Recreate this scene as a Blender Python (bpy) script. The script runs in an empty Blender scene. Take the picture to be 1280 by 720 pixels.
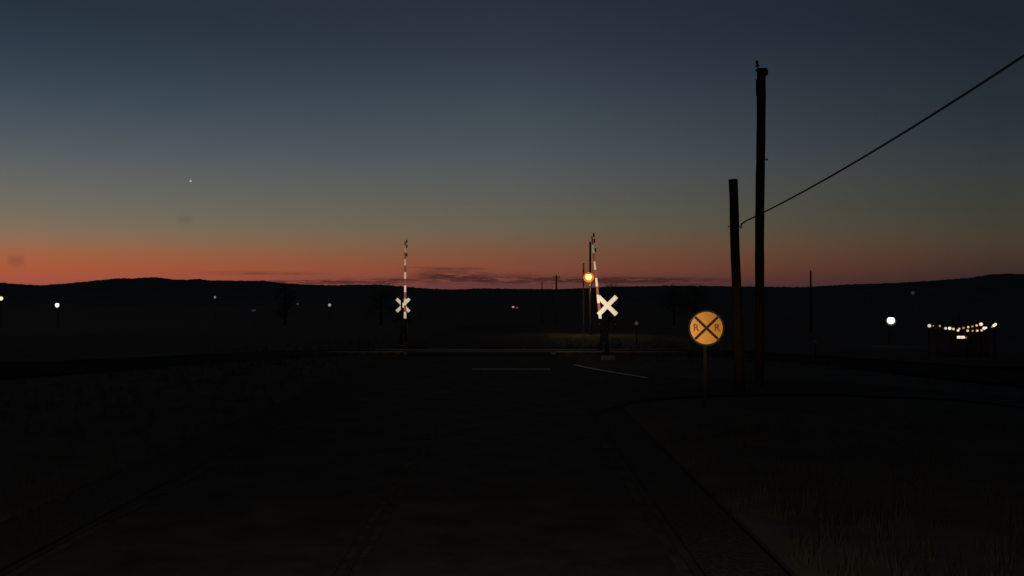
import bpy, bmesh, math, random
from mathutils import Vector, Matrix, noise
R = math.radians
C = bpy.context.scene.collection
sc = bpy.context.scene

# ------------------------------------------------------------------ camera
F = 1108.0; HY = 375.0; CH = 2.9
cam = bpy.data.cameras.new('camera'); co = bpy.data.objects.new('camera', cam); C.objects.link(co)
cam.lens = 36 * F / 1280; cam.sensor_width = 36
co.location = (0, 0, CH); co.rotation_euler = (R(90) + math.atan((HY - 360) / F), 0, 0)
cam.clip_start = .1; cam.clip_end = 30000
sc.camera = co
sc.view_settings.view_transform = 'Standard'; sc.view_settings.look = 'None'
sc.view_settings.gamma = 1; sc.view_settings.exposure = 0; sc.view_settings.use_curve_mapping = False

def lin(c):
    return tuple(((v/255)/12.92 if v/255 <= .04045 else ((v/255+.055)/1.055)**2.4) for v in c) + (1,)

# ------------------------------------------------------------------ dusk sky
W = bpy.data.worlds.new("World"); sc.world = W; W.use_nodes = True
nt = W.node_tree; N = nt.nodes; L = nt.links; N.clear()
def M(op, *a, clamp=False):
    n = N.new('ShaderNodeMath'); n.operation = op; n.use_clamp = clamp
    for i, v in enumerate(a):
        if isinstance(v, (int, float)): n.inputs[i].default_value = v
        else: L.new(v, n.inputs[i])
    return n.outputs[0]
def mixc(f, a, b, mode='MIX'):
    n = N.new('ShaderNodeMix'); n.data_type = 'RGBA'; n.blend_type = mode
    if isinstance(f, (int, float)): n.inputs[0].default_value = f
    else: L.new(f, n.inputs[0])
    for i, v in ((6, a), (7, b)):
        if isinstance(v, tuple): n.inputs[i].default_value = v
        else: L.new(v, n.inputs[i])
    return n.outputs[2]
tc = N.new('ShaderNodeTexCoord'); sp = N.new('ShaderNodeSeparateXYZ'); L.new(tc.outputs['Generated'], sp.inputs[0])
Dx, Dy, Dz = sp.outputs
az = M('ARCTAN2', Dx, Dy); el = M('ARCSINE', Dz)
def ramp(fac, stops):
    n = N.new('ShaderNodeValToRGB'); n.color_ramp.interpolation = 'LINEAR'
    e = n.color_ramp.elements
    e[0].position = stops[0][0]; e[0].color = lin(stops[0][1])
    e[1].position = stops[-1][0]; e[1].color = lin(stops[-1][1])
    for p, c in stops[1:-1]:
        k = e.new(p); k.color = lin(c)
    L.new(fac, n.inputs[0]); return n.outputs[0]
# ramp position = elevation in radians * 2.5 (0 .. 0.4 rad)
def st(l, ca=1.0): return [(max(0, math.atan((HY-y)/F*ca)) * 2.0, c) for y, c in reversed(l)]
fac = M('MULTIPLY', el, 2.0)
top = [(-420, (20, 27, 38))]
left = ramp(fac, st(top+[(0, (40, 50, 63)), (60, (48, 60, 73)), (110, (60, 72, 83)), (150, (73, 83, 92)), (190, (87, 93, 97)), (222, (99, 101, 97)), (255, (112, 107, 96)), (285, (128, 110, 90)), (300, (143, 106, 80)), (318, (162, 97, 66)), (335, (170, 88, 58)), (348, (166, 84, 64)), (360, (150, 78, 66))], .88))
mid = ramp(fac, st(top+[(0, (40, 49, 60)), (60, (47, 56, 68)), (110, (58, 68, 78)), (150, (67, 77, 84)), (190, (77, 84, 90)), (222, (86, 89, 89)), (255, (94, 93, 85)), (285, (104, 94, 78)), (302, (114, 89, 68)), (320, (124, 80, 60)), (335, (128, 73, 54)), (348, (116, 64, 56)), (360, (98, 58, 60))]))
right = ramp(fac, st(top+[(0, (30, 36, 46)), (60, (33, 40, 50)), (110, (38, 46, 54)), (150, (43, 50, 56)), (190, (50, 56, 59)), (222, (55, 59, 58)), (255, (60, 61, 54)), (285, (66, 61, 51)), (302, (70, 59, 47)), (320, (68, 53, 44)), (335, (62, 47, 41)), (348, (54, 40, 38)), (360, (48, 36, 37))], .88))
sa = M('MULTIPLY_ADD', M('SINE', az), 1/.96, .5, clamp=True)          # 0 left .. 1 right
base = mixc(M('MULTIPLY', sa, 2, clamp=True), left, mid)
base = mixc(M('MULTIPLY_ADD', sa, 2, -1, clamp=True), base, right)
# eastern half of the sky, behind the viewer, is plain blue dusk
east = ramp(fac, [(0, (52, 44, 52)), (.15, (48, 50, 62)), (.5, (33, 42, 56)), (1, (20, 27, 38))])
base = mixc(M('MULTIPLY_ADD', Dy, -1.4, .4, clamp=True), base, east)
# streaks and lumps of cloud low over the western horizon
cv = N.new('ShaderNodeCombineXYZ'); L.new(M('MULTIPLY', az, 14), cv.inputs[0]); L.new(M('MULTIPLY', el, 150), cv.inputs[1])
nz = N.new('ShaderNodeTexNoise'); nz.inputs['Scale'].default_value = 1.6; nz.inputs['Detail'].default_value = 6; nz.inputs['Roughness'].default_value = .62
nz.inputs['Distortion'].default_value = .5
L.new(cv.outputs[0], nz.inputs['Vector'])
n2 = N.new('ShaderNodeTexNoise'); n2.inputs['Scale'].default_value = 4.2; n2.inputs['Detail'].default_value = 7; n2.inputs['Roughness'].default_value = .7; L.new(cv.outputs[0], n2.inputs['Vector'])
nv = M('ADD', M('MULTIPLY', nz.outputs['Fac'], .55), M('MULTIPLY', n2.outputs['Fac'], .45))
def band(px, py, wx, wy, k=1.0):
    a0 = math.atan((px-640)/F); e0 = math.atan((HY-py)/F); 
    dx = M('DIVIDE', M('SUBTRACT', az, a0), wx/F); dy = M('DIVIDE', M('SUBTRACT', el, e0), wy/F)
    return M('MULTIPLY', M('EXPONENT', M('MULTIPLY', M('ADD', M('POWER', M('ABSOLUTE', dx), 4), M('MULTIPLY', dy, dy)), -1)), k)
bands = [(745, 350.5, 125, 3.4, 1.7), (566, 347, 46, 8, 1.3), (560, 336, 50, 2.2, .7), (625, 350, 50, 5.5, 1.3), (420, 353, 90, 2.8, 1.3), (478, 350.5, 60, 2.4, 1.2), (330, 343, 70, 2.0, .5), (850, 352, 60, 4, .8)]
s = None
for b in bands:
    v = band(*b); s = v if s is None else M('MAXIMUM', s, v)
cm = M('MULTIPLY', s, M('MULTIPLY_ADD', nv, 9.0, -3.75, clamp=True), clamp=True)
base = mixc(M('MULTIPLY', cm, .95), base, mixc(sa, lin((84, 47, 41)), lin((44, 29, 28))))
# two faint small dark smudges in the afterglow
for px, py, wx, wy, k in ((232, 281, 8, 5, .18), (20, 332, 8, 6, .28)):
    base = mixc(band(px, py, wx, wy, k), base, lin((70, 50, 48)))
bg = N.new('ShaderNodeBackground'); L.new(base, bg.inputs[0]); bg.inputs[1].default_value = 1
ow = N.new('ShaderNodeOutputWorld'); L.new(bg.outputs[0], ow.inputs[0])

# ------------------------------------------------------------------ vehicle headlights (beam shaped to light the signs, dimmed towards the near ground)
BEAM = 66000; SPILL = .015
def headlight(x):
    l = bpy.data.lights.new('headlight', 'SPOT'); o = bpy.data.objects.new('headlight', l); C.objects.link(o)
    l.energy = BEAM; l.color = (1, .81, .56); l.spot_size = R(100); l.spot_blend = .3; l.shadow_soft_size = .09
    o.location = (x, 1.0, 1.15); o.rotation_euler = (R(90), 0, 0)
    l.use_nodes = True; t = l.node_tree; em = t.nodes['Emission']
    g = t.nodes.new('ShaderNodeTexCoord'); s_ = t.nodes.new('ShaderNodeSeparateXYZ'); t.links.new(g.outputs['Normal'], s_.inputs[0])
    def m(op, *a):
        n = t.nodes.new('ShaderNodeMath'); n.operation = op
        for i, v in enumerate(a):
            if isinstance(v, (int, float)): n.inputs[i].default_value = v
            else: t.links.new(v, n.inputs[i])
        return n.outputs[0]
    zz = m('ABSOLUTE', s_.outputs[2])
    ta = m('MULTIPLY', m('DIVIDE', s_.outputs[0], zz), 1); te = m('DIVIDE', s_.outputs[1], zz)
    ga = m('EXPONENT', m('MULTIPLY', m('POWER', m('DIVIDE', m('ADD', ta, .01), .145), 2), -1))
    ge = m('EXPONENT', m('MULTIPLY', m('POWER', m('DIVIDE', m('ADD', te, -.035), .052), 2), -1))
    t.links.new(m('ADD', m('MULTIPLY', ga, ge), SPILL), em.inputs['Strength'])
headlight(-.95); headlight(.95)

# ------------------------------------------------------------------ helpers
def tag(o, label=None, cat=None, group=None, kind=None):
    for k, v in (('label', label), ('category', cat), ('group', group), ('kind', kind)):
        if v: o[k] = v
    return o
def empty(name, loc, label, cat, group=None, rz=0):
    o = bpy.data.objects.new(name, None); C.objects.link(o); o.location = loc; o.rotation_euler = (0, 0, rz)
    o.empty_display_size = .2
    return tag(o, label, cat, group)
def build(name, bm, mat, parent=None, smooth=False):
    me = bpy.data.meshes.new(name); bm.normal_update(); bm.to_mesh(me); bm.free(); me.materials.append(mat)
    if smooth:
        for p in me.polygons: p.use_smooth = True
    o = bpy.data.objects.new(name, me); C.objects.link(o)
    if parent: o.parent = parent
    return o
def box(bm, c, s, rot=None, bev=0):
    g = bmesh.ops.create_cube(bm, size=1)['verts']
    m = Matrix.Translation(c) @ (rot.to_4x4() if rot else Matrix.Identity(4)) @ Matrix.Diagonal((*s, 1))
    bmesh.ops.transform(bm, matrix=m, verts=g)
    if bev:
        ed = list({e for v in g for e in v.link_edges})
        bmesh.ops.bevel(bm, geom=ed, offset=bev, segments=2, affect='EDGES')
def tube(bm, pts, rad, seg=12):
    if isinstance(rad, (int, float)): rad = [rad]*len(pts)
    pts = [Vector(p) for p in pts]; rings = []
    for i, p in enumerate(pts):
        d = (pts[min(i+1, len(pts)-1)] - pts[max(i-1, 0)]).normalized()
        u = d.cross(Vector((0, 1, 0)) if abs(d.y) < .9 else Vector((1, 0, 0))).normalized(); w = d.cross(u)
        rings.append([bm.verts.new(p + (u*math.cos(2*math.pi*k/seg) + w*math.sin(2*math.pi*k/seg))*rad[i]) for k in range(seg)])
    for a, b in zip(rings, rings[1:]):
        for k in range(seg): bm.faces.new((a[k], a[(k+1) % seg], b[(k+1) % seg], b[k]))
    bm.faces.new(rings[0][::-1]); bm.faces.new(rings[-1])
def ball(bm, c, r, seg=16, sc_=(1, 1, 1)):
    g = bmesh.ops.create_uvsphere(bm, u_segments=seg, v_segments=seg//2, radius=r)['verts']
    bmesh.ops.transform(bm, matrix=Matrix.Translation(c) @ Matrix.Diagonal((*sc_, 1)), verts=g)
def at(px, py, D): return Vector(((px-640)/F*D, D, CH + (HY-py)/F*D))

def mat(name, col, rough=.8, noise_=None, metal=0, bump=0, spec=.3):
    m = bpy.data.materials.new(name); m.use_nodes = True; t = m.node_tree; b = t.nodes['Principled BSDF']
    b.inputs['Roughness'].default_value = rough; b.inputs['Metallic'].default_value = metal
    b.inputs['Specular IOR Level'].default_value = spec
    c4 = (*col, 1)
    b.inputs['Base Color'].default_value = c4
    if noise_:
        sc1, amt = noise_
        g = t.nodes.new('ShaderNodeTexCoord'); n = t.nodes.new('ShaderNodeTexNoise'); n.inputs['Scale'].default_value = sc1
        n.inputs['Detail'].default_value = 8; n.inputs['Roughness'].default_value = .65
        t.links.new(g.outputs['Object'], n.inputs['Vector'])
        r = t.nodes.new('ShaderNodeValToRGB'); r.color_ramp.elements[0].position = .3; r.color_ramp.elements[1].position = .7
        r.color_ramp.elements[0].color = tuple(v*(1-amt) for v in col)+(1,); r.color_ramp.elements[1].color = tuple(min(1, v*(1+amt)) for v in col)+(1,)
        t.links.new(n.outputs['Fac'], r.inputs[0]); t.links.new(r.outputs[0], b.inputs['Base Color'])
        if bump:
            bp = t.nodes.new('ShaderNodeBump'); bp.inputs['Strength'].default_value = bump; bp.inputs['Distance'].default_value = .02
            t.links.new(n.outputs['Fac'], bp.inputs['Height']); t.links.new(bp.outputs[0], b.inputs['Normal'])
    return m
def glow(name, col, s):
    m = bpy.data.materials.new(name); m.use_nodes = True; t = m.node_tree; t.nodes.clear()
    e = t.nodes.new('ShaderNodeEmission'); e.inputs[0].default_value = (*col, 1); e.inputs[1].default_value = s
    o = t.nodes.new('ShaderNodeOutputMaterial'); t.links.new(e.outputs[0], o.inputs[0]); return m
def halo_mat(name, col, s, clear):  # part clear, part emission: a lamp's halo put into a shell, no glass
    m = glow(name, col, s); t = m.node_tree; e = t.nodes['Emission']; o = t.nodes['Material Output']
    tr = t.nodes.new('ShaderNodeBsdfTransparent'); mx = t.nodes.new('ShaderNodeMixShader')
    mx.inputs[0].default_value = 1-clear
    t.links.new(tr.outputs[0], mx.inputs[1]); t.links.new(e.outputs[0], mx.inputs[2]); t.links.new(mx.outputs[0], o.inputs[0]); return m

m_ground = mat('dry_earth', (.055, .046, .034), .95, (.7, .45), bump=.4, spec=.1)
m_hill = mat('scrub_hill', (.085, .08, .06), .95, (.01, .4), spec=.05)
m_asph = mat('asphalt', (.040, .036, .032), .97, (1.1, .4), bump=.3, spec=.05)
m_paint = mat('worn_road_paint', (.24, .24, .23), .8, (5, .75))
m_fade = mat('faded_road_paint', (.044, .041, .036), .97, (3, .6), bump=.3, spec=.05)
m_ypaint = mat('worn_yellow_paint', (.043, .038, .030), .97, (3, .6), bump=.3, spec=.05)
m_gravel = mat('ballast', (.040, .036, .031), .95, (14, .5), bump=.5, spec=.05)
m_conc = mat('concrete', (.25, .24, .22), .9, (2, .2))
m_wood = mat('pole_wood', (.012, .008, .006), .9, (2.2, .45), bump=.3, spec=.1)
m_tie = mat('tie_wood', (.04, .03, .022), .9, (5, .4), spec=.1)
m_rail = mat('rail_steel', (.035, .028, .024), .6, (3, .3), metal=.3)
m_galv = mat('galvanised_steel', (.28, .28, .28), .5, (5, .25), metal=.6)
m_dark = mat('black_painted_metal', (.0035, .0035, .0035), 1, spec=0)
m_white = mat('white_sheeting', (.86, .84, .80), .6, (4, .06))
m_back = mat('white_sheeting_back', (.93, .92, .88), .6, (4, .06))
m_yel = mat('yellow_sheeting', (.80, .345, .05), .6, (3, .08))
m_blk = mat('black_sheeting', (.018, .008, .008), .7)
m_red = mat('red_lens', (.009, .001, .001), .6, spec=.05)
m_leaf = mat('foliage', (.07, .085, .05), .8, (3, .4), spec=.1)
m_bark = mat('bark', (.05, .038, .028), .95, (4, .4), spec=.1)
m_grass = mat('dry_grass', (.014, .012, .007), .9, (1.5, .4), spec=.1)
m_shed = mat('shed_boards', (.06, .045, .035), .9, (3, .3))
m_roof = mat('shed_roof', (.05, .05, .052), .6, (3, .3))
m_cable = mat('cable_rubber', (.012, .012, .013), .7)
m_cer = mat('brown_ceramic', (.03, .02, .016), .35)
m_refl = mat('grey_reflector', (.09, .095, .10), .5)

def stripes(name, wid):
    m = bpy.data.materials.new(name); m.use_nodes = True; t = m.node_tree; b = t.nodes['Principled BSDF']; b.inputs['Roughness'].default_value = .55
    g = t.nodes.new('ShaderNodeTexCoord'); s_ = t.nodes.new('ShaderNodeSeparateXYZ'); t.links.new(g.outputs['Object'], s_.inputs[0])
    d = t.nodes.new('ShaderNodeMath'); d.operation = 'DIVIDE'; t.links.new(s_.outputs[2], d.inputs[0]); d.inputs[1].default_value = wid*2
    f = t.nodes.new('ShaderNodeMath'); f.operation = 'FRACT'; t.links.new(d.outputs[0], f.inputs[0])
    c = t.nodes.new('ShaderNodeMath'); c.operation = 'GREATER_THAN'; t.links.new(f.outputs[0], c.inputs[0]); c.inputs[1].default_value = .5
    mx = t.nodes.new('ShaderNodeMix'); mx.data_type = 'RGBA'; t.links.new(c.outputs[0], mx.inputs[0])
    mx.inputs[6].default_value = (.86, .83, .78, 1); mx.inputs[7].default_value = (.30, .02, .02, 1)
    t.links.new(mx.outputs[2], b.inputs['Base Color']); return m
m_stripe = stripes('red_white_stripes', .41)

# ------------------------------------------------------------------ terrain
def ss(a, b, x):
    t = max(0, min(1, (x-a)/(b-a))); return t*t*(3-2*t)
def hy(y): return -8*ss(58, 420, y)
ROADL, ROADR = -5.4, 2.0
def hgt(x, y):
    side = 1.7*ss(9, 30, x)*(1-ss(60, 300, y)) + 1.2*ss(8, 30, -x)*(1-ss(60, 300, y))
    r = math.hypot(x, y)
    n = noise.noise(Vector((x*.03, y*.03, 0)))*.5*ss(12, 60, abs(x+1.7)) + noise.noise(Vector((x*.004, y*.004, 5)))*2*ss(80, 500, r)
    n += noise.noise(Vector((x*.4, y*.4, 2)))*.05*ss(4.5, 8, abs(x+1.7))
    d = 0
    if 44.5 < y < 53: d = .0
    return hy(y) - side + n
def steps(a, b, n, p): return [a+(b-a)*(i/n)**p for i in range(n+1)]
xs = steps(0, 60, 60, 1.4) + [60+s for s in steps(0, 9000, 40, 2.6)[1:]]
xs = [-v-1.7 for v in xs[::-1]] + [v-1.7 for v in xs[1:]]
ys = [-9000, -4000, -1500, -600, -200, -80, -40, -20] + [-10+i*1.2 for i in range(90)] + [98+s for s in steps(0, 9000, 60, 2.4)[1:]]
bm = bmesh.new()
grid = [[bm.verts.new((x, y, hgt(x, y) - .12*ss(-6.6, -6.2, x)*(1-ss(2.5, 2.9, x)) )) for x in xs] for y in ys]
for a, b in zip(grid, grid[1:]):
    for i in range(len(xs)-1): bm.faces.new((a[i], a[i+1], b[i+1], b[i]))
tag(build('ground', bm, m_ground, smooth=True), kind='structure')

# road
def strip(bm, x0, x1, y0, y1, dz, dy=1.0):
    n = max(1, int((y1-y0)/dy)); prev = None
    for i in range(n+1):
        y = y0+(y1-y0)*i/n; z = hy(y)+dz
        cur = [bm.verts.new((x0, y, z)), bm.verts.new((x1, y, z))]
        if prev: bm.faces.new((prev[0], prev[1], cur[1], cur[0]))
        prev = cur
bm = bmesh.new(); strip(bm, ROADL, ROADR, -30, 420, .03)
tag(build('road', bm, m_asph), kind='structure')
# side road leaving to the right just before the crossing
bm = bmesh.new()
pr = None
for i in range(40):
    x = ROADR + i*.6; y0 = 27.0 - 5*math.exp(-(x-2)/1.6); y1 = 31.2 + 8.2*math.exp(-(x-2)/2.4)
    cur = [bm.verts.new((x, y0+(y1-y0)*k/10, hgt(x, y0+(y1-y0)*k/10)+.045)) for k in range(11)]
    if pr:
        for k in range(10): bm.faces.new((pr[k], cur[k], cur[k+1], pr[k+1]))
    pr = cur
tag(build('side_road', bm, m_asph), kind='structure')
# gravel shoulders
bm = bmesh.new(); strip(bm, -6.6, ROADL, -30, 200, .012); strip(bm, ROADR, 2.9, -30, 200, .012)
tag(build('shoulder', bm, m_gravel), kind='structure')
# markings
bm = bmesh.new()
strip(bm, -1.65, 1.62, 36.6, 37.1, .036)                    # stop line
strip(bm, -5.0, -1.95, 52.6, 53.1, .036)
strip(bm, .55, .8, 52.0, 52.3, .036)
build_mark = build('road_marking', bm, m_paint); tag(build_mark, kind='structure')
bm = bmesh.new()                                            # white edge line round the corner
P = []
for i in range(25):
    t = i/24; x = 2.72 + 2.2*t; y = 39.0 - 6.6*t**.85
    P.append((x, y))
for (a, b) in zip(P, P[1:]):
    bm.faces.new([bm.verts.new((q[0], q[1], hgt(*q)+.06)) for q in ((a[0]-.07, a[1]), (a[0]+.10, a[1]+.05), (b[0]+.10, b[1]+.05), (b[0]-.07, b[1]))])
tag(build('corner_line', bm, mat('kerb_paint', (.7, .7, .66), .8, (2.5, .5))), kind='structure')
bm = bmesh.new(); strip(bm, -1.86, -1.78, -30, 36.4, .036); strip(bm, -1.7, -1.62, -30, 36.4, .036)
tag(build('centre_line', bm, m_ypaint), kind='structure')
bm = bmesh.new(); strip(bm, ROADL+.12, ROADL+.24, -30, 42, .036); strip(bm, ROADR-.24, ROADR-.12, -30, 20, .036)
tag(build('edge_line', bm, m_fade), kind='structure')

# railway track
bm = bmesh.new()
pf = [(44.6, -.05), (45.6, .10), (49.8, .10), (50.8, -.05)]
for sx0, sx1 in ((-400, ROADL-.35), (ROADR+.35, 400)):
    n = 80; prev = None
    for i in range(n+1):
        x = sx0+(sx1-sx0)*i/n; zz = min(0, hgt(x, 47.7))*.6
        cur = [bm.verts.new((x, y, z+zz - (.5 if j in (0, 3) else 0)*(abs(zz)))) for j, (y, z) in enumerate(pf)]
        if prev:
            for k in range(3): bm.faces.new((prev[k], cur[k], cur[k+1], prev[k+1]))
        prev = cur
tag(build('railway_ballast', bm, m_gravel), kind='structure')
tr = empty('railway_track', (0, 47.7, 0), 'single railway track crossing the road beyond the stop line', 'railway track')
def trz(x): return min(0, hgt(x, 47.7))*.6
for s_ in (-1, 1):
    bm = bmesh.new(); prev = None
    for i in range(161):
        x = -400+5*i; z = trz(x)
        prof = [(-.07, .10), (-.015, .12), (-.035, .19), (.035, .19), (.015, .12), (.07, .10)]
        cur = [bm.verts.new((x, s_*.7175+py, z+pz+.02)) for py, pz in prof]
        if prev:
            for k in range(6): bm.faces.new((prev[k], cur[k], cur[(k+1) % 6], prev[(k+1) % 6]))
        prev = cur
    build('rail', bm, m_rail, tr)
bm = bmesh.new()
k = 0
x = -120
while x < 120:
    if not (ROADL-.4 < x < ROADR+.4): box(bm, (x, 0, trz(x)+.06), (.23, 2.6, .14))
    x += .6
t = build('sleeper', bm, m_tie, tr); t['kind'] = 'stuff'
bm = bmesh.new()
for y0, y1 in ((-1.35, -.80), (-.63, .63), (.80, 1.35)):
    box(bm, ((ROADL+ROADR)/2, (y0+y1)/2, .11), (ROADR-ROADL+.6, y1-y0, .16), bev=.01)
build('crossing_panel', bm, mat('rubber_panel', (.02, .02, .02), .9, (6, .3), spec=.02), tr)
bm = bmesh.new()     # asphalt ramps up to the rails
for a, b in (((45.4, .032), (46.3, .18)), ((49.1, .18), (50.0, .032))):
    bm.faces.new([bm.verts.new((ROADL, a[0], a[1])), bm.verts.new((ROADR, a[0], a[1])), bm.verts.new((ROADR, b[0], b[1])), bm.verts.new((ROADL, b[0], b[1]))])
tag(build('road_ramp', bm, mat('ramp_asphalt', (.016, .016, .016), .95, (3, .3), spec=.02)), kind='structure')

# ------------------------------------------------------------------ hills on the horizon
prof = [(-300, 352), (-100, 350), (0, 353), (30, 355.5), (50, 356.5), (80, 354.5), (110, 351.5), (140, 348.5), (148, 347.6), (165, 348), (180, 346.8), (195, 346.5), (220, 349.5), (232, 349.5), (248, 348.6), (262, 350.3), (280, 350.5), (310, 351), (330, 350.8), (350, 353.5), (380, 355.5), (420, 356.5), (440, 355.8), (475, 355.5), (510, 358.5), (540, 361), (570, 361.8), (600, 360.3), (640, 361), (700, 361.3), (740, 359.5), (780, 358), (840, 357), (900, 357.5), (1000, 359), (1060, 355.5), (1120, 353.5), (1170, 350.5), (1210, 347.5), (1240, 342.8), (1262, 342), (1280, 342.8), (1340, 338), (1500, 340), (1800, 346)]
PA = [(math.atan((p-640)/F), (HY-y)/F/math.hypot(1, (p-640)/F)) for p, y in prof]
def hprof(a):
    if a <= PA[0][0]: v = PA[0][1]; return v + .006*noise.noise(Vector((a*4, 0, 0)))*ss(0, .3, PA[0][0]-a)
    if a >= PA[-1][0]: v = PA[-1][1]; return v + .006*noise.noise(Vector((a*4, 0, 0)))*ss(0, .3, a-PA[-1][0])
    for (a0, v0), (a1, v1) in zip(PA, PA[1:]):
        if a <= a1: return v0+(v1-v0)*(a-a0)/(a1-a0)
bm = bmesh.new()
rs = [(1700, 0), (1900, .10), (2200, .30), (2500, .50), (2800, .72), (3050, .9), (3200, 1.0), (3350, .95), (3600, .75), (4000, .5), (4600, .2), (5200, 0)]
angs = [-math.pi + 2*math.pi*i/400 for i in range(400)]
angs = [a for a in angs if not -.62 < a < .62] + [-.62+1.24*i/900 for i in range(901)]; angs.sort()
rings = []
for r, f in rs:
    ring = []
    for a in angs:
        p = Vector((math.sin(a), math.cos(a), 0))*r
        v = hprof(a); top = CH + r*v
        n = noise.fractal(Vector((p.x*.004, p.y*.004, 1)), .8, 2.1, 5)
        jit = noise.fractal(Vector((a*220, 3, 0)), .7, 2.1, 4)
        z = -12 + (top+12)*f*(1+.12*n*(1-f)) + (jit*2.0 if f == 1 else n*6*f*(1-f))
        if f < 1: z = min(z, -12 + (top+12)*(r/3200)*.97) if r < 3200 else min(z, CH + r*v - 6)
        ring.append(bm.verts.new((p.x, p.y, z)))
    rings.append(ring)
for a, b in zip(rings, rings[1:]):
    for i in range(len(angs)): j = (i+1) % len(angs); bm.faces.new((a[i], a[j], b[j], b[i]))
tag(build('hills', bm, m_hill, smooth=True), kind='structure')

# ------------------------------------------------------------------ crossing signals
def crossing_signal(loc, label, face, arm_dx, lean, arm_base, arm_top):
    """face=-1: signs face the camera, +1: they face away"""
    t = empty('crossing_signal', loc, label, 'crossing signal', 'crossing signals either side of the road')
    bm = bmesh.new(); box(bm, (0, 0, .1), (.7, .7, .25), bev=.02); build('foundation', bm, mat('dirty_concrete', (.03, .028, .025), .95, (4, .4), spec=.05), t)
    bm = bmesh.new(); tube(bm, [(0, 0, .2), (0, 0, 3.45)], .055); tube(bm, [(0, 0, .2), (0, 0, .75)], .09); ball(bm, (0, 0, 3.47), .07)
    build('mast', bm, m_dark, t, True)
    zc = CH - (7 if face < 0 else 4.5)/F*loc[1]
    for s_ in (-1, 1):
        bm = bmesh.new(); ro = Matrix.Rotation(R(45)*s_, 3, 'Y')
        box(bm, (.075 if face > 0 else 0, face*(.085+.004*(s_+1)), zc), ((.215, .004, 1.24) if face < 0 else (.19, .004, 1.12)), ro, bev=0)
        build('crossbuck_blade', bm, m_white if face < 0 else m_back, t)
    # flashing light pair below the crossbuck, unlit
    zf = zc-.88
    bm = bmesh.new(); tube(bm, [(-.4, face*.02, zf), (.4, face*.02, zf)], .025); build('light_crossarm', bm, m_dark, t)
    for sx in (-1, 1):
        bm = bmesh.new(); tube(bm, [(sx*.38, face*.06, zf), (sx*.38, face*.075, zf)], .25, 24); d = build('flasher_background', bm, m_dark, t)
        bm = bmesh.new(); tube(bm, [(sx*.38, face*.08, zf), (sx*.38, face*.10, zf)], [.10, .09], 16); build('flasher_lens', bm, m_red, d, True)
        bm = bmesh.new()
        for k in range(12):
            a = math.pi*k/12; b = math.pi*(k+1)/12
            q = [(sx*.38+.125*math.cos(a), .08, zf+.125*math.sin(a)), (sx*.38+.125*math.cos(b), .08, zf+.125*math.sin(b)), (sx*.38+.125*math.cos(b), .34, zf+.125*math.sin(b)-.03), (sx*.38+.125*math.cos(a), .34, zf+.125*math.sin(a)-.03)]
            bm.faces.new([bm.verts.new((x, face*y, z)) for x, y, z in q])
        build('visor', bm, m_dark, d, True)
    # gate mechanism
    bm = bmesh.new(); box(bm, (arm_dx*.45, face*-.12, 1.15), (.3, .42, .55), bev=.02); build('gate_mechanism', bm, m_dark, t)
    bm = bmesh.new(); box(bm, (arm_dx, face*.0, .95), (.05, .3, .5), bev=.01); box(bm, (arm_dx, 0, .6), (.12, .5, .28), bev=.02); build('counterweight', bm, m_dark, t)
    d = Vector((lean, 0, 1)).normalized()
    B = Vector((arm_dx, face*-.25, arm_base)); Lr = (arm_top-arm_base)/d.z
    ga = bpy.data.objects.new('gate_arm', None)
    bm = bmesh.new(); n = 14
    q = []
    for i in range(n+1):
        f = i/n; w = (.068 if face < 0 else .078)*(1-.45*f)
        q.append([bm.verts.new((sx*w, sy*.02, f*Lr)) for sx, sy in ((-1, -1), (1, -1), (1, 1), (-1, 1))])
    for a, b in zip(q, q[1:]):
        for k in range(4): bm.faces.new((a[k], a[(k+1) % 4], b[(k+1) % 4], b[k]))
    bm.faces.new(q[0][::-1]); bm.faces.new(q[-1])
    arm = build('gate_arm', bm, m_stripe, t); arm.location = B; arm.rotation_euler = (0, math.atan2(lean, 1), 0)
    bm = bmesh.new(); tube(bm, [(0, 0, -(arm_base-1.15)/d.z), (0, 0, .02)], .04); s2 = build('arm_support', bm, m_dark, arm)
    sgn = 1
    for f in (.82, .93, .995):
        bm = bmesh.new(); box(bm, (sgn*.10, 0, Lr*f), (.07, .07, .14), bev=.01); box(bm, (sgn*.06, 0, Lr*f), (.1, .02, .02)); ball(bm, (sgn*.10, 0, Lr*f+.09), .045, 10); build('gate_lamp', bm, m_dark, arm)
    return t
crossing_signal(((759-640)/F*43, 43, 0), 'crossing signal with white X facing the viewer and leaning gate arm, right of road', -1, -.31, -.10, 1.93, 6.05)
crossing_signal(((502-640)/F*55, 55, -.1), 'crossing signal seen from behind with upright striped gate arm, left of the road', 1, .25, 0, 1.85, 6.62)

# ------------------------------------------------------------------ round RR advance sign
D = 24
c = at(883, 410, D); rs_ = 20.8/F*D
t = empty('railroad_sign', (c.x, D, hgt(c.x, D)), 'round yellow railroad advance warning sign with black X and two letters R', 'road sign')
zg = t.location.z; zc = c.z-zg
bm = bmesh.new(); box(bm, (-.04, .045, (zc+.3)/2), (.085, .05, zc+.5)); build('post', bm, mat('dark_sign_post', (.012, .011, .01), .9, (8, .4), spec=.03), t)
bm = bmesh.new(); tube(bm, [(0, 0, zc), (0, .004, zc)], rs_+.035, 64); pnl = build('sign_rim', bm, m_blk, t)
bm = bmesh.new(); tube(bm, [(0, -.003, zc), (0, -.0005, zc)], rs_-.012, 64); face = build('sign_face', bm, m_yel, t)
bm = bmesh.new()
for s_ in (-1, 1): box(bm, (0, -.006-.0015*s_, zc), (.072, .002, 2*rs_-.04), Matrix.Rotation(R(46)*s_, 3, 'Y'))
build('painted_cross', bm, m_blk, face)
m_letter = mat('letter_paint', (.20, .095, .018), .7)
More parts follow.
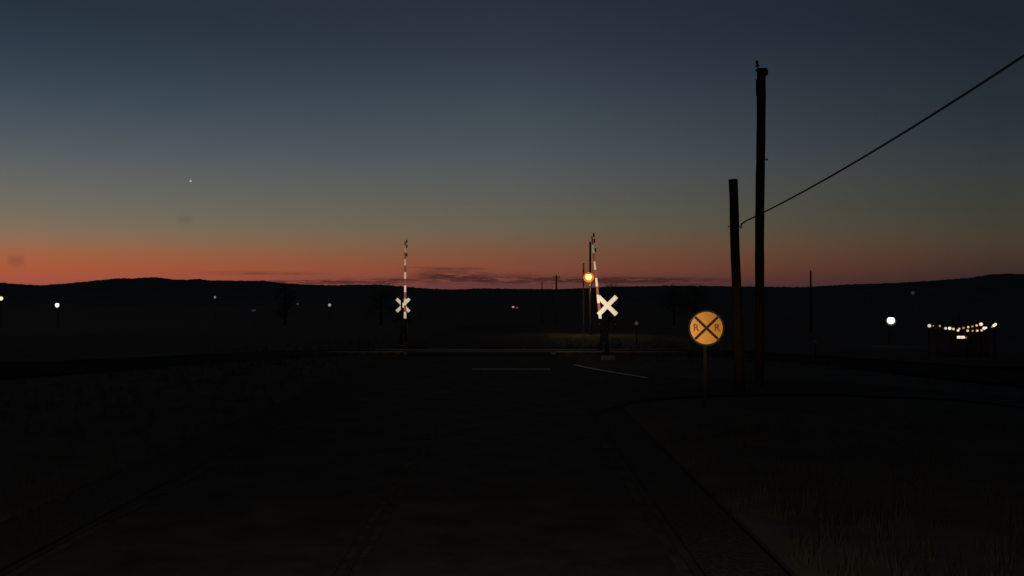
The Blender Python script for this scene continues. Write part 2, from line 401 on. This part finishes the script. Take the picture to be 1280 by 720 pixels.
for sx in (-1, 1):
    cu = bpy.data.curves.new('letter_r', 'FONT'); cu.body = 'R'; cu.size = .27; cu.align_x = 'CENTER'; cu.align_y = 'CENTER'; cu.extrude = .001; cu.offset = .006
    tmp = bpy.data.objects.new('tmp', cu); C.objects.link(tmp); bpy.context.view_layer.update()
    me = bpy.data.meshes.new_from_object(tmp.evaluated_get(bpy.context.evaluated_depsgraph_get())); bpy.data.objects.remove(tmp)
    me.materials.clear(); me.materials.append(m_letter)
    o = bpy.data.objects.new('letter', me); C.objects.link(o); o.parent = face
    o.location = (sx*.285, -.005, zc); o.rotation_euler = (R(90), 0, 0)

# ------------------------------------------------------------------ big utility pole, stub pole and the wire
D = 30
b = at(949.5, 357, D); tp = at(952.5, 86, D); sl = (tp.x-b.x)/(tp.z-b.z); zg = hgt(b.x, D)-.3; bx = b.x+sl*(zg-b.z)
t = empty('utility_pole', (bx, D, zg), 'tall dark wooden utility pole with pin insulator at its top, tallest in view', 'utility pole')
Lz = tp.z-zg
bm = bmesh.new(); pts = []; rad = []
for i in range(25):
    f = i/24; pts.append((sl*Lz*f + .012*math.sin(f*9), 0, Lz*f)); rad.append(.155-.008*f+.004*math.sin(i*2.1))
tube(bm, pts, rad, 20); build('shaft', bm, m_wood, t, False)
for pz in t.children:
    for p in pz.data.polygons: p.use_smooth = len(p.vertices) == 4
tx = sl*Lz
bm = bmesh.new(); box(bm, (tx+.09, -.02, Lz-.10), (.22, .26, .24), bev=.03); box(bm, (tx-.02, 0, Lz+.0), (.3, .3, .05), bev=.015); build('pole_cap', bm, m_dark, t)
bm = bmesh.new(); tube(bm, [(tx-.12, -.03, Lz-.3), (tx-.13, -.03, Lz+.14)], .015); build('insulator_pin', bm, m_dark, t)
bm = bmesh.new(); tube(bm, [(tx-.13, -.03, Lz+.10), (tx-.135, -.03, Lz+.15), (tx-.14, -.03, Lz+.17), (tx-.15, -.03, Lz+.24), (tx-.16, -.03, Lz+.30)], [.07, .06, .035, .06, .03], 12); build('insulator', bm, m_cer, t, True)
zb = at(958, 199, D).z-zg
bm = bmesh.new(); tube(bm, [(sl*zb+.1, 0, zb), (sl*zb+.22, 0, zb)], .02); ball(bm, (sl*zb+.22, 0, zb), .04, 10); build('step_bolt', bm, m_galv, t)
bm = bmesh.new(); tube(bm, [(tx-.17, -.03, Lz-.9), (tx-.17, -.03, Lz-.35)], .02); build('ground_wire_clip', bm, m_dark, t)

D2 = 27
b = at(920.5, 357, D2); tp = at(916.8, 224, D2); sl = (tp.x-b.x)/(tp.z-b.z); zg2 = hgt(b.x, D2)-.3; bx = b.x+sl*(zg2-b.z); Lz = tp.z-zg2
t = empty('stub_pole', (bx, D2, zg2), 'short dark wooden stub pole leaning left beside the tall pole, holding the wire', 'utility pole')
bm = bmesh.new(); tube(bm, [(sl*Lz*i/12+.008*math.sin(i*1.3), 0, Lz*i/12) for i in range(13)], [.148-.012*i/12+.003*math.sin(i*2.7) for i in range(13)], 18)
sh = build('shaft', bm, m_wood, t)
for p in sh.data.polygons: p.use_smooth = len(p.vertices) == 4
wa = at(926.5, 279, D2-.0)
bm = bmesh.new(); tube(bm, [(sl*(wa.z-zg2)-.2, 0, wa.z-zg2-.1), (wa.x-bx+.03, 0, wa.z-zg2-.1)], .018); ball(bm, (wa.x-bx+.0, 0, wa.z-zg2-.1), .045, 10); build('eye_bolt', bm, m_galv, t)

A = Vector((wa.x, D2, wa.z)); Bp = at(1280, 70, 14.0)+Vector((0, 0, .55)); E = A+(Bp-A)*1.95
bm = bmesh.new(); pts = []
for i in range(61):
    f = i/60; p = A.lerp(E, f); p.z -= .55*4*f*(1-f); pts.append(p)
pts = [Vector((A.x-.0, A.y, A.z-.16)), Vector((A.x+.01, A.y, A.z-.03))]+pts[1:]
tube(bm, pts, .022, 8); w = build('overhead_wire', bm, m_cable, None, True)
tag(w, 'single sagging dark wire running from the stub pole up to the right', 'wire')
# the pole outside the frame that carries the wire's other end
t = empty('utility_pole', (E.x+.16, E.y, hgt(E.x, E.y)-.3), 'wooden pole at the right that carries the near end of the overhead wire', 'utility pole')
bm = bmesh.new(); tube(bm, [(0, 0, 0), (0, 0, E.z+.9-t.location.z)], [.16, .12], 18); build('shaft', bm, m_wood, t)

m_farpole = mat('grey_pole_wood', (.04, .035, .03), .95, (3, .4), spec=.1)
m_wpole = mat('weathered_pole_wood', (.022, .016, .012), .9, (3, .4), spec=.1)
# ------------------------------------------------------------------ far utility poles
def far_pole(px, ytop, D, r, label, arm=False, lean=0):
    p = at(px, ytop, D); zg = hgt(p.x, D)-.4
    t = empty('utility_pole', (p.x, D, zg), label, 'utility pole', 'utility poles beyond the crossing')
    bm = bmesh.new(); H = p.z-zg; tube(bm, [(0, 0, 0), (lean, 0, H)], [r*1.15, r*.85], 12); build('shaft', bm, m_farpole if D > 100 else m_wpole, t)
    if arm:
        bm = bmesh.new(); box(bm, (lean, -r-.05, H-.45), (arm, .12, .14), bev=.01); ca = build('crossarm', bm, m_wood, t)
        for s_ in (-.42, 0, .42):
            bm = bmesh.new(); tube(bm, [(lean+s_*arm, -r-.05, H-.38), (lean+s_*arm, -r-.05, H-.2)], [.07, .05], 8); build('insulator', bm, m_cer, ca)
    return t
far_pole(695.5, 343.5, 170, .17, 'small distant pole with crossarm, left of the glowing amber lamp', 1.3)
far_pole(677.5, 351, 200, .12, 'very short thin distant pole on the skyline, leftmost of the far poles', .0)
far_pole(1013.5, 338, 150, .16, 'lone distant pole on the skyline right of the two big poles', .0)
far_pole(729.5, 329, 76, .085, 'short thin pole just left of the glowing amber lamp', .0)
lp = far_pole(737.8, 302, 75, .10, 'pole behind the right gate arm that carries the amber lamp', .0)
# amber lamp hung on it
def lamp(name, px, py, D, rpx, col, s, halo, label, arm_to=None, cat='lamp', group=None, post=True, shape=(1, 1, 1), power=0):
    p = at(px, py, D); r = rpx/F*D; zg = hgt(p.x, D)-.2
    if post:
        t = empty(name, (p.x, D, zg), label, cat, group); z = p.z-zg
        bm = bmesh.new(); tube(bm, [(0, r*.9+.08, 0), (0, r*.9+.08, z+r*.6)], [.035, .028], 8); build('post', bm, m_dark, t)
        bm = bmesh.new(); tube(bm, [(0, r*.9+.08, z+r*.6), (0, 0, z+r*1.0)], .035, 8); build('bracket', bm, m_dark, t)
    else:
        t = empty(name, (p.x, D, p.z), label, cat, group); z = 0
        bm = bmesh.new(); tube(bm, [(0, 0, r*1.05), (0, .3, r*1.25), (.1, 1.0, r*1.25)], .035, 8); build('bracket', bm, m_dark, t)
    if rpx > 2:
        bm = bmesh.new(); tube(bm, [(0, 0, z+r*.85), (0, 0, z+r*1.05), (0, 0, z+r*1.3)], [r*.75, r*.6, r*.2], 16); build('housing', bm, m_dark, t, True)
    bm = bmesh.new(); ball(bm, (0, 0, z), r, 20, shape); build('bulb', bm, glow('lit_'+name, col, s), t, True)
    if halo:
        bm = bmesh.new(); ball(bm, (0, 0, z-r*.15), r*halo[0], 24, (1, 1, .95)); build('halo_shell', bm, halo_mat('halo_glow', halo[1], halo[2], halo[3]), t, True)  # added see-through emissive shell, imitates the halo of light round the bulb
    if power:
        l = bpy.data.lights.new('bulb_light', 'POINT'); l.energy = power; l.color = col; l.shadow_soft_size = r*.4
        o = bpy.data.objects.new('bulb_light', l); C.objects.link(o); o.parent = t; o.location = (.02, .25, z-r*1.9)
    return t
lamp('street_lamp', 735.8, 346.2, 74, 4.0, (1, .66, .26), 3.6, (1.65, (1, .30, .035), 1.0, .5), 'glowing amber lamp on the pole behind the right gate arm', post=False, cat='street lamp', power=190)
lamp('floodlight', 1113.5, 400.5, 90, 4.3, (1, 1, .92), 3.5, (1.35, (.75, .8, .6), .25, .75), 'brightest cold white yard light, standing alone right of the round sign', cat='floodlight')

# ------------------------------------------------------------------ small distant lamps
G = 'small lamps dotted across the dark valley'
for i, (px, py, D, r, col, s, lab, shp) in enumerate([
    (1, 373, 190, 2.6, (1, .9, .66), 1.0, 'warm white distant lamp cut by the left edge', (1, 1, 1)),
    (71.5, 381.3, 150, 2.6, (.97, .97, 1), 1.3, 'bright white distant lamp low under the left hills', (.85, 1, 1.15)),
    (268.8, 371.5, 420, 1.3, (.5, .55, .5), .35, 'faint greenish distant lamp, highest of the left ones', (1, 1, 1.2)),
    (317, 388, 200, 1.6, (.5, .5, .5), .045, 'barely visible grey lamp lowest of the left lamps', (1.8, 1, .8)),
    (372, 380, 300, 1.2, (.5, .55, .5), .09, 'tiny dim lamp between the faint greenish one and the grey one', (1, 1, 1)),
    (412, 381.3, 260, 1.9, (.7, .72, .72), .36, 'small pale grey lamp left of the left crossing signal', (1, 1, 1)),
    (641.5, 383.8, 210, 1.6, (1, .55, .55), .45, 'pinkish distant lamp between the two crossing signals, left of a close pair', (1, 1, .7)),
    (646.2, 384.6, 210, 1.2, (.9, .3, .35), .22, 'dim reddish distant lamp between the signals, right of a close pair', (1, 1, .7)),
    (1141, 366, 500, 2.2, (.4, .5, .5), .05, 'barely visible grey lamp above and right of the floodlight', (1, 1, 1)),
]):
    lamp('yard_lamp', px, py, D, r, col, s, None, lab, group=G, shape=shp)

# delineator reflectors, catching a little light
for px, py, D, r, lab in ((795.5, 404, 60, 2.4, 'dim grey round reflector on a post right of the white X'), (1019, 427, 45, 2.2, 'very dim grey reflector on a post right of the round sign'), (1198.5, 391, 90, 2.2, 'dim grey reflector above the string lights')):
    p = at(px, py, D); zg = hgt(p.x, D)-.1
    t = empty('reflector_post', (p.x, D, zg), lab, 'reflector post', 'reflector posts beside the road')
    bm = bmesh.new(); box(bm, (0, .02, (p.z-zg)/2), (.06, .03, p.z-zg+.1)); build('post', bm, m_dark, t)
    bm = bmesh.new(); tube(bm, [(0, 0, p.z-zg), (0, -.012, p.z-zg)], r/F*D, 20); build('reflector', bm, m_refl, t)

# ------------------------------------------------------------------ string lights and small kiosk, right
DS = 70
m_bw = glow('warm_bulb', (1, .60, .30), .95); m_bb = glow('bright_bulb', (1, .84, .70), 1.0); m_bc = glow('cool_bulb', (1, .93, .86), .62); m_bd = glow('dim_bulb', (.9, .46, .16), .55)
def bulbs(name, lst, label, D=DS):
    ps = [at(x, y, D) for x, y, r, m in lst]; g0 = ps[0]
    zg = hgt(g0.x, D)-.2
    t = empty(name, (g0.x, D, zg), label, 'string lights', 'strings of lights on the right')
    o = Vector(t.location)
    cp = []
    for a, b in zip(ps, ps[1:]):
        for k in range(6): f = k/6; q = a.lerp(b, f)-o; q.z += .06-.05*math.sin(math.pi*f); cp.append(q)
    cp.append(ps[-1]-o+Vector((0, 0, .06)))
    bm = bmesh.new(); tube(bm, cp, .012, 6); build('cable', bm, m_cable, t)
    for p, (x, y, r, m) in zip(ps, lst):
        bm = bmesh.new(); ball(bm, p-o, r*1.13/F*D, 12); bo = build('bulb', bm, m, t, True)
        bm = bmesh.new(); tube(bm, [p-o+Vector((0, 0, r/F*D*.8)), p-o+Vector((0, 0, r/F*D+.05))], .025, 8); build('socket', bm, m_dark, bo)
    for p in (ps[0], ps[-1]):
        bm = bmesh.new(); tube(bm, [(p.x-o.x, .12, 0), (p.x-o.x, .12, p.z-o.z+.2)], .04, 8); build('post', bm, m_wood, t)
bulbs('string_lights', [(1161.5, 407.2, 1.9, m_bc), (1166.5, 407.2, .7, m_bd), (1174.5, 407.4, 1.1, m_bd), (1181.8, 410.4, 1.5, m_bc), (1186.8, 410.4, 1.75, m_bb), (1191.5, 411.2, 1.35, m_bw), (1197.2, 413.0, 1.3, m_bb), (1198.8, 410.8, 1.0, m_bw), (1204.2, 409.8, 1.2, m_bd), (1210, 408.8, 1.2, m_bw), (1215.2, 408.0, 1.1, m_bd), (1220.5, 406.8, 1.2, m_bw), (1226, 405.2, 1.9, m_bb)], 'longer upper string of warm bulbs dipping in the middle')
bulbs('string_lights', [(1209.3, 413.3, 1.3, m_bw), (1215.4, 413.5, 1.1, m_bd), (1221.2, 413.3, 1.25, m_bw), (1226.8, 412.8, 1.2, m_bw), (1229.8, 410.2, 1.7, m_bb), (1232.2, 409.6, 1.2, m_bb), (1239.5, 408.8, .8, m_bd), (1242, 407, 1.6, m_bb), (1244.0, 405.4, 1.5, m_bb)], 'shorter lower string of warm bulbs rising to the right', DS-.6)
D = 72; p = at(1203, 421.5, D); zg = min(hgt(p.x-2, D), hgt(p.x+2, D))-.3
t = empty('kiosk', (p.x+.5, D+1.2, zg), 'small dark kiosk with a lit window slot under the string lights', 'kiosk')
H = p.z-zg+.55
bm = bmesh.new(); z = p.z-zg; x0, x1, y0 = -1.6, 1.6, -1.2
wx0, wx1 = -.5-.50, -.5+.46
for a, b, c0, c1 in ((x0, wx0, 0, H), (wx1, x1, 0, H), (wx0, wx1, 0, z-.12), (wx0, wx1, z+.14, H)):
    box(bm, ((a+b)/2, y0, (c0+c1)/2), (b-a, .08, c1-c0))
box(bm, (x0+.04, 0, H/2), (.08, 2.3, H)); box(bm, (x1-.04, 0, H/2), (.08, 2.3, H)); box(bm, (0, 1.2, H/2), (3.2, .08, H))
build('wall', bm, m_shed, t)
bm = bmesh.new(); box(bm, (0, -.1, H+.05), (3.6, 2.9, .09), Matrix.Rotation(R(4), 3, 'X'), bev=.01); build('roof', bm, m_roof, t)
bm = bmesh.new()
for a, b in ((wx0+.04, wx0+.34), (wx0+.37, wx0+.66), ): box(bm, ((a+b)/2, y0-.0, z), (b-a, .02, .21))
wn = build('window', bm, glow('lit_window', (1, .82, .72), 1.0), t)
bm = bmesh.new(); box(bm, (wx0+.79, y0, z-.03), (.2, .02, .12)); build('window', bm, glow('dim_window', (1, .55, .3), .45), t)
bm = bmesh.new(); box(bm, ((wx0+wx1)/2, y0-.07, z-.14), (wx1-wx0+.1, .12, .03)); build('sill', bm, m_wood, wn)

# ------------------------------------------------------------------ evening star
p = at(237.6, 226, 9000)
bm = bmesh.new(); ball(bm, (0, 0, 0), 1.25/F*9000, 16)
o = build('star', bm, glow('starlight', (.62, .62, .58), .75), None, True); o.location = p
tag(o, 'single pale evening star high over the left hills', 'star')

# ------------------------------------------------------------------ trees
def tree(px, ytop, D, w, label, seed):
    rnd = random.Random(seed); w *= 1.5; p = at(px, ytop, D); zg = hgt(p.x, D)-.2; H = p.z-zg
    t = empty('broadleaf_tree', (p.x, D, zg), label, 'tree', 'dark trees beyond the crossing')
    bm = bmesh.new(); tube(bm, [(0, 0, 0), (.1, 0, H*.3), (0, .1, H*.6), (.05, 0, H*.9)], [.035*H, .025*H, .015*H, .003*H], 8)
    for k in range(6):
        a = rnd.uniform(0, 6.28); z = H*rnd.uniform(.3, .6)
        tube(bm, [(0, 0, z), (math.cos(a)*w*.3, math.sin(a)*w*.3, z+H*.15), (math.cos(a)*w*.45, math.sin(a)*w*.45, z+H*.22)], [.012*H, .008*H, .003*H], 5)
    build('trunk', bm, m_bark, t)
    bm = bmesh.new()
    cl = []
    for k in range(26):
        a = rnd.uniform(0, 6.28); rr = w*.5*math.sqrt(rnd.random())*.75; z = rnd.uniform(.22, .92)
        rr *= math.sqrt(max(.05, 1-((z-.55)/.5)**2)); cl.append((Vector((rr*math.cos(a), rr*math.sin(a), H*z)), w*rnd.uniform(.12, .22)))
    for c_, r in cl:
        for k in range(150):
            v = Vector((rnd.gauss(0, 1), rnd.gauss(0, 1), rnd.gauss(0, .8)))*r*.55
            q = c_+v; q.z = min(q.z, H)
            a1 = Vector((rnd.uniform(-1, 1), rnd.uniform(-1, 1), rnd.uniform(-1, 1))).normalized(); a2 = a1.orthogonal().normalized(); s_ = rnd.uniform(.08, .2)
            bm.faces.new([bm.verts.new(q+a1*s_), bm.verts.new(q+a2*s_*.6), bm.verts.new(q-a1*s_), bm.verts.new(q-a2*s_*.6)])
    build('crown', bm, m_leaf, t)
for a in ((762, 353.6, 260, 6.5, 'low rounded dark tree on the skyline just above the white X', 1),
          (842, 354.6, 250, 7, 'wider dark tree on the skyline left of the round yellow sign', 3),
          (868, 355.6, 255, 6, 'small dark tree on the skyline straight above the round yellow sign', 4),
          (476, 353.8, 270, 7, 'dark tree on the skyline just left of the left crossing signal', 6),
          (356, 351.5, 300, 5.5, 'small dark tree at the right end of the left hills', 7)): tree(*a)

# ------------------------------------------------------------------ roadside weeds
rnd = random.Random(9); bm = bmesh.new()
for k in range(2600):
    y = 6+60*rnd.random()**1.3; sd = rnd.choice((-1, 1)); x = (-6.4-abs(rnd.gauss(0, 7))) if sd < 0 else (3.0+abs(rnd.gauss(0, 7)))
    if 44 < y < 51.5 or (x > 0 and 21 < y < 41 and x < 16) : continue
    z = hgt(x, y)
    for j in range(7):
        a = rnd.uniform(0, 6.28); h = rnd.uniform(.08, .32); bx_, by_ = x+rnd.gauss(0, .06), y+rnd.gauss(0, .06); l = rnd.uniform(.02, .12); w_ = .006
        bm.faces.new([bm.verts.new((bx_-w_, by_, z-.03)), bm.verts.new((bx_+w_, by_, z-.03)), bm.verts.new((bx_+l*math.cos(a), by_+l*math.sin(a), z+h))])
tag(build('roadside_grass', bm, m_grass), 'sparse dry grass along both road shoulders', 'grass', kind='stuff')
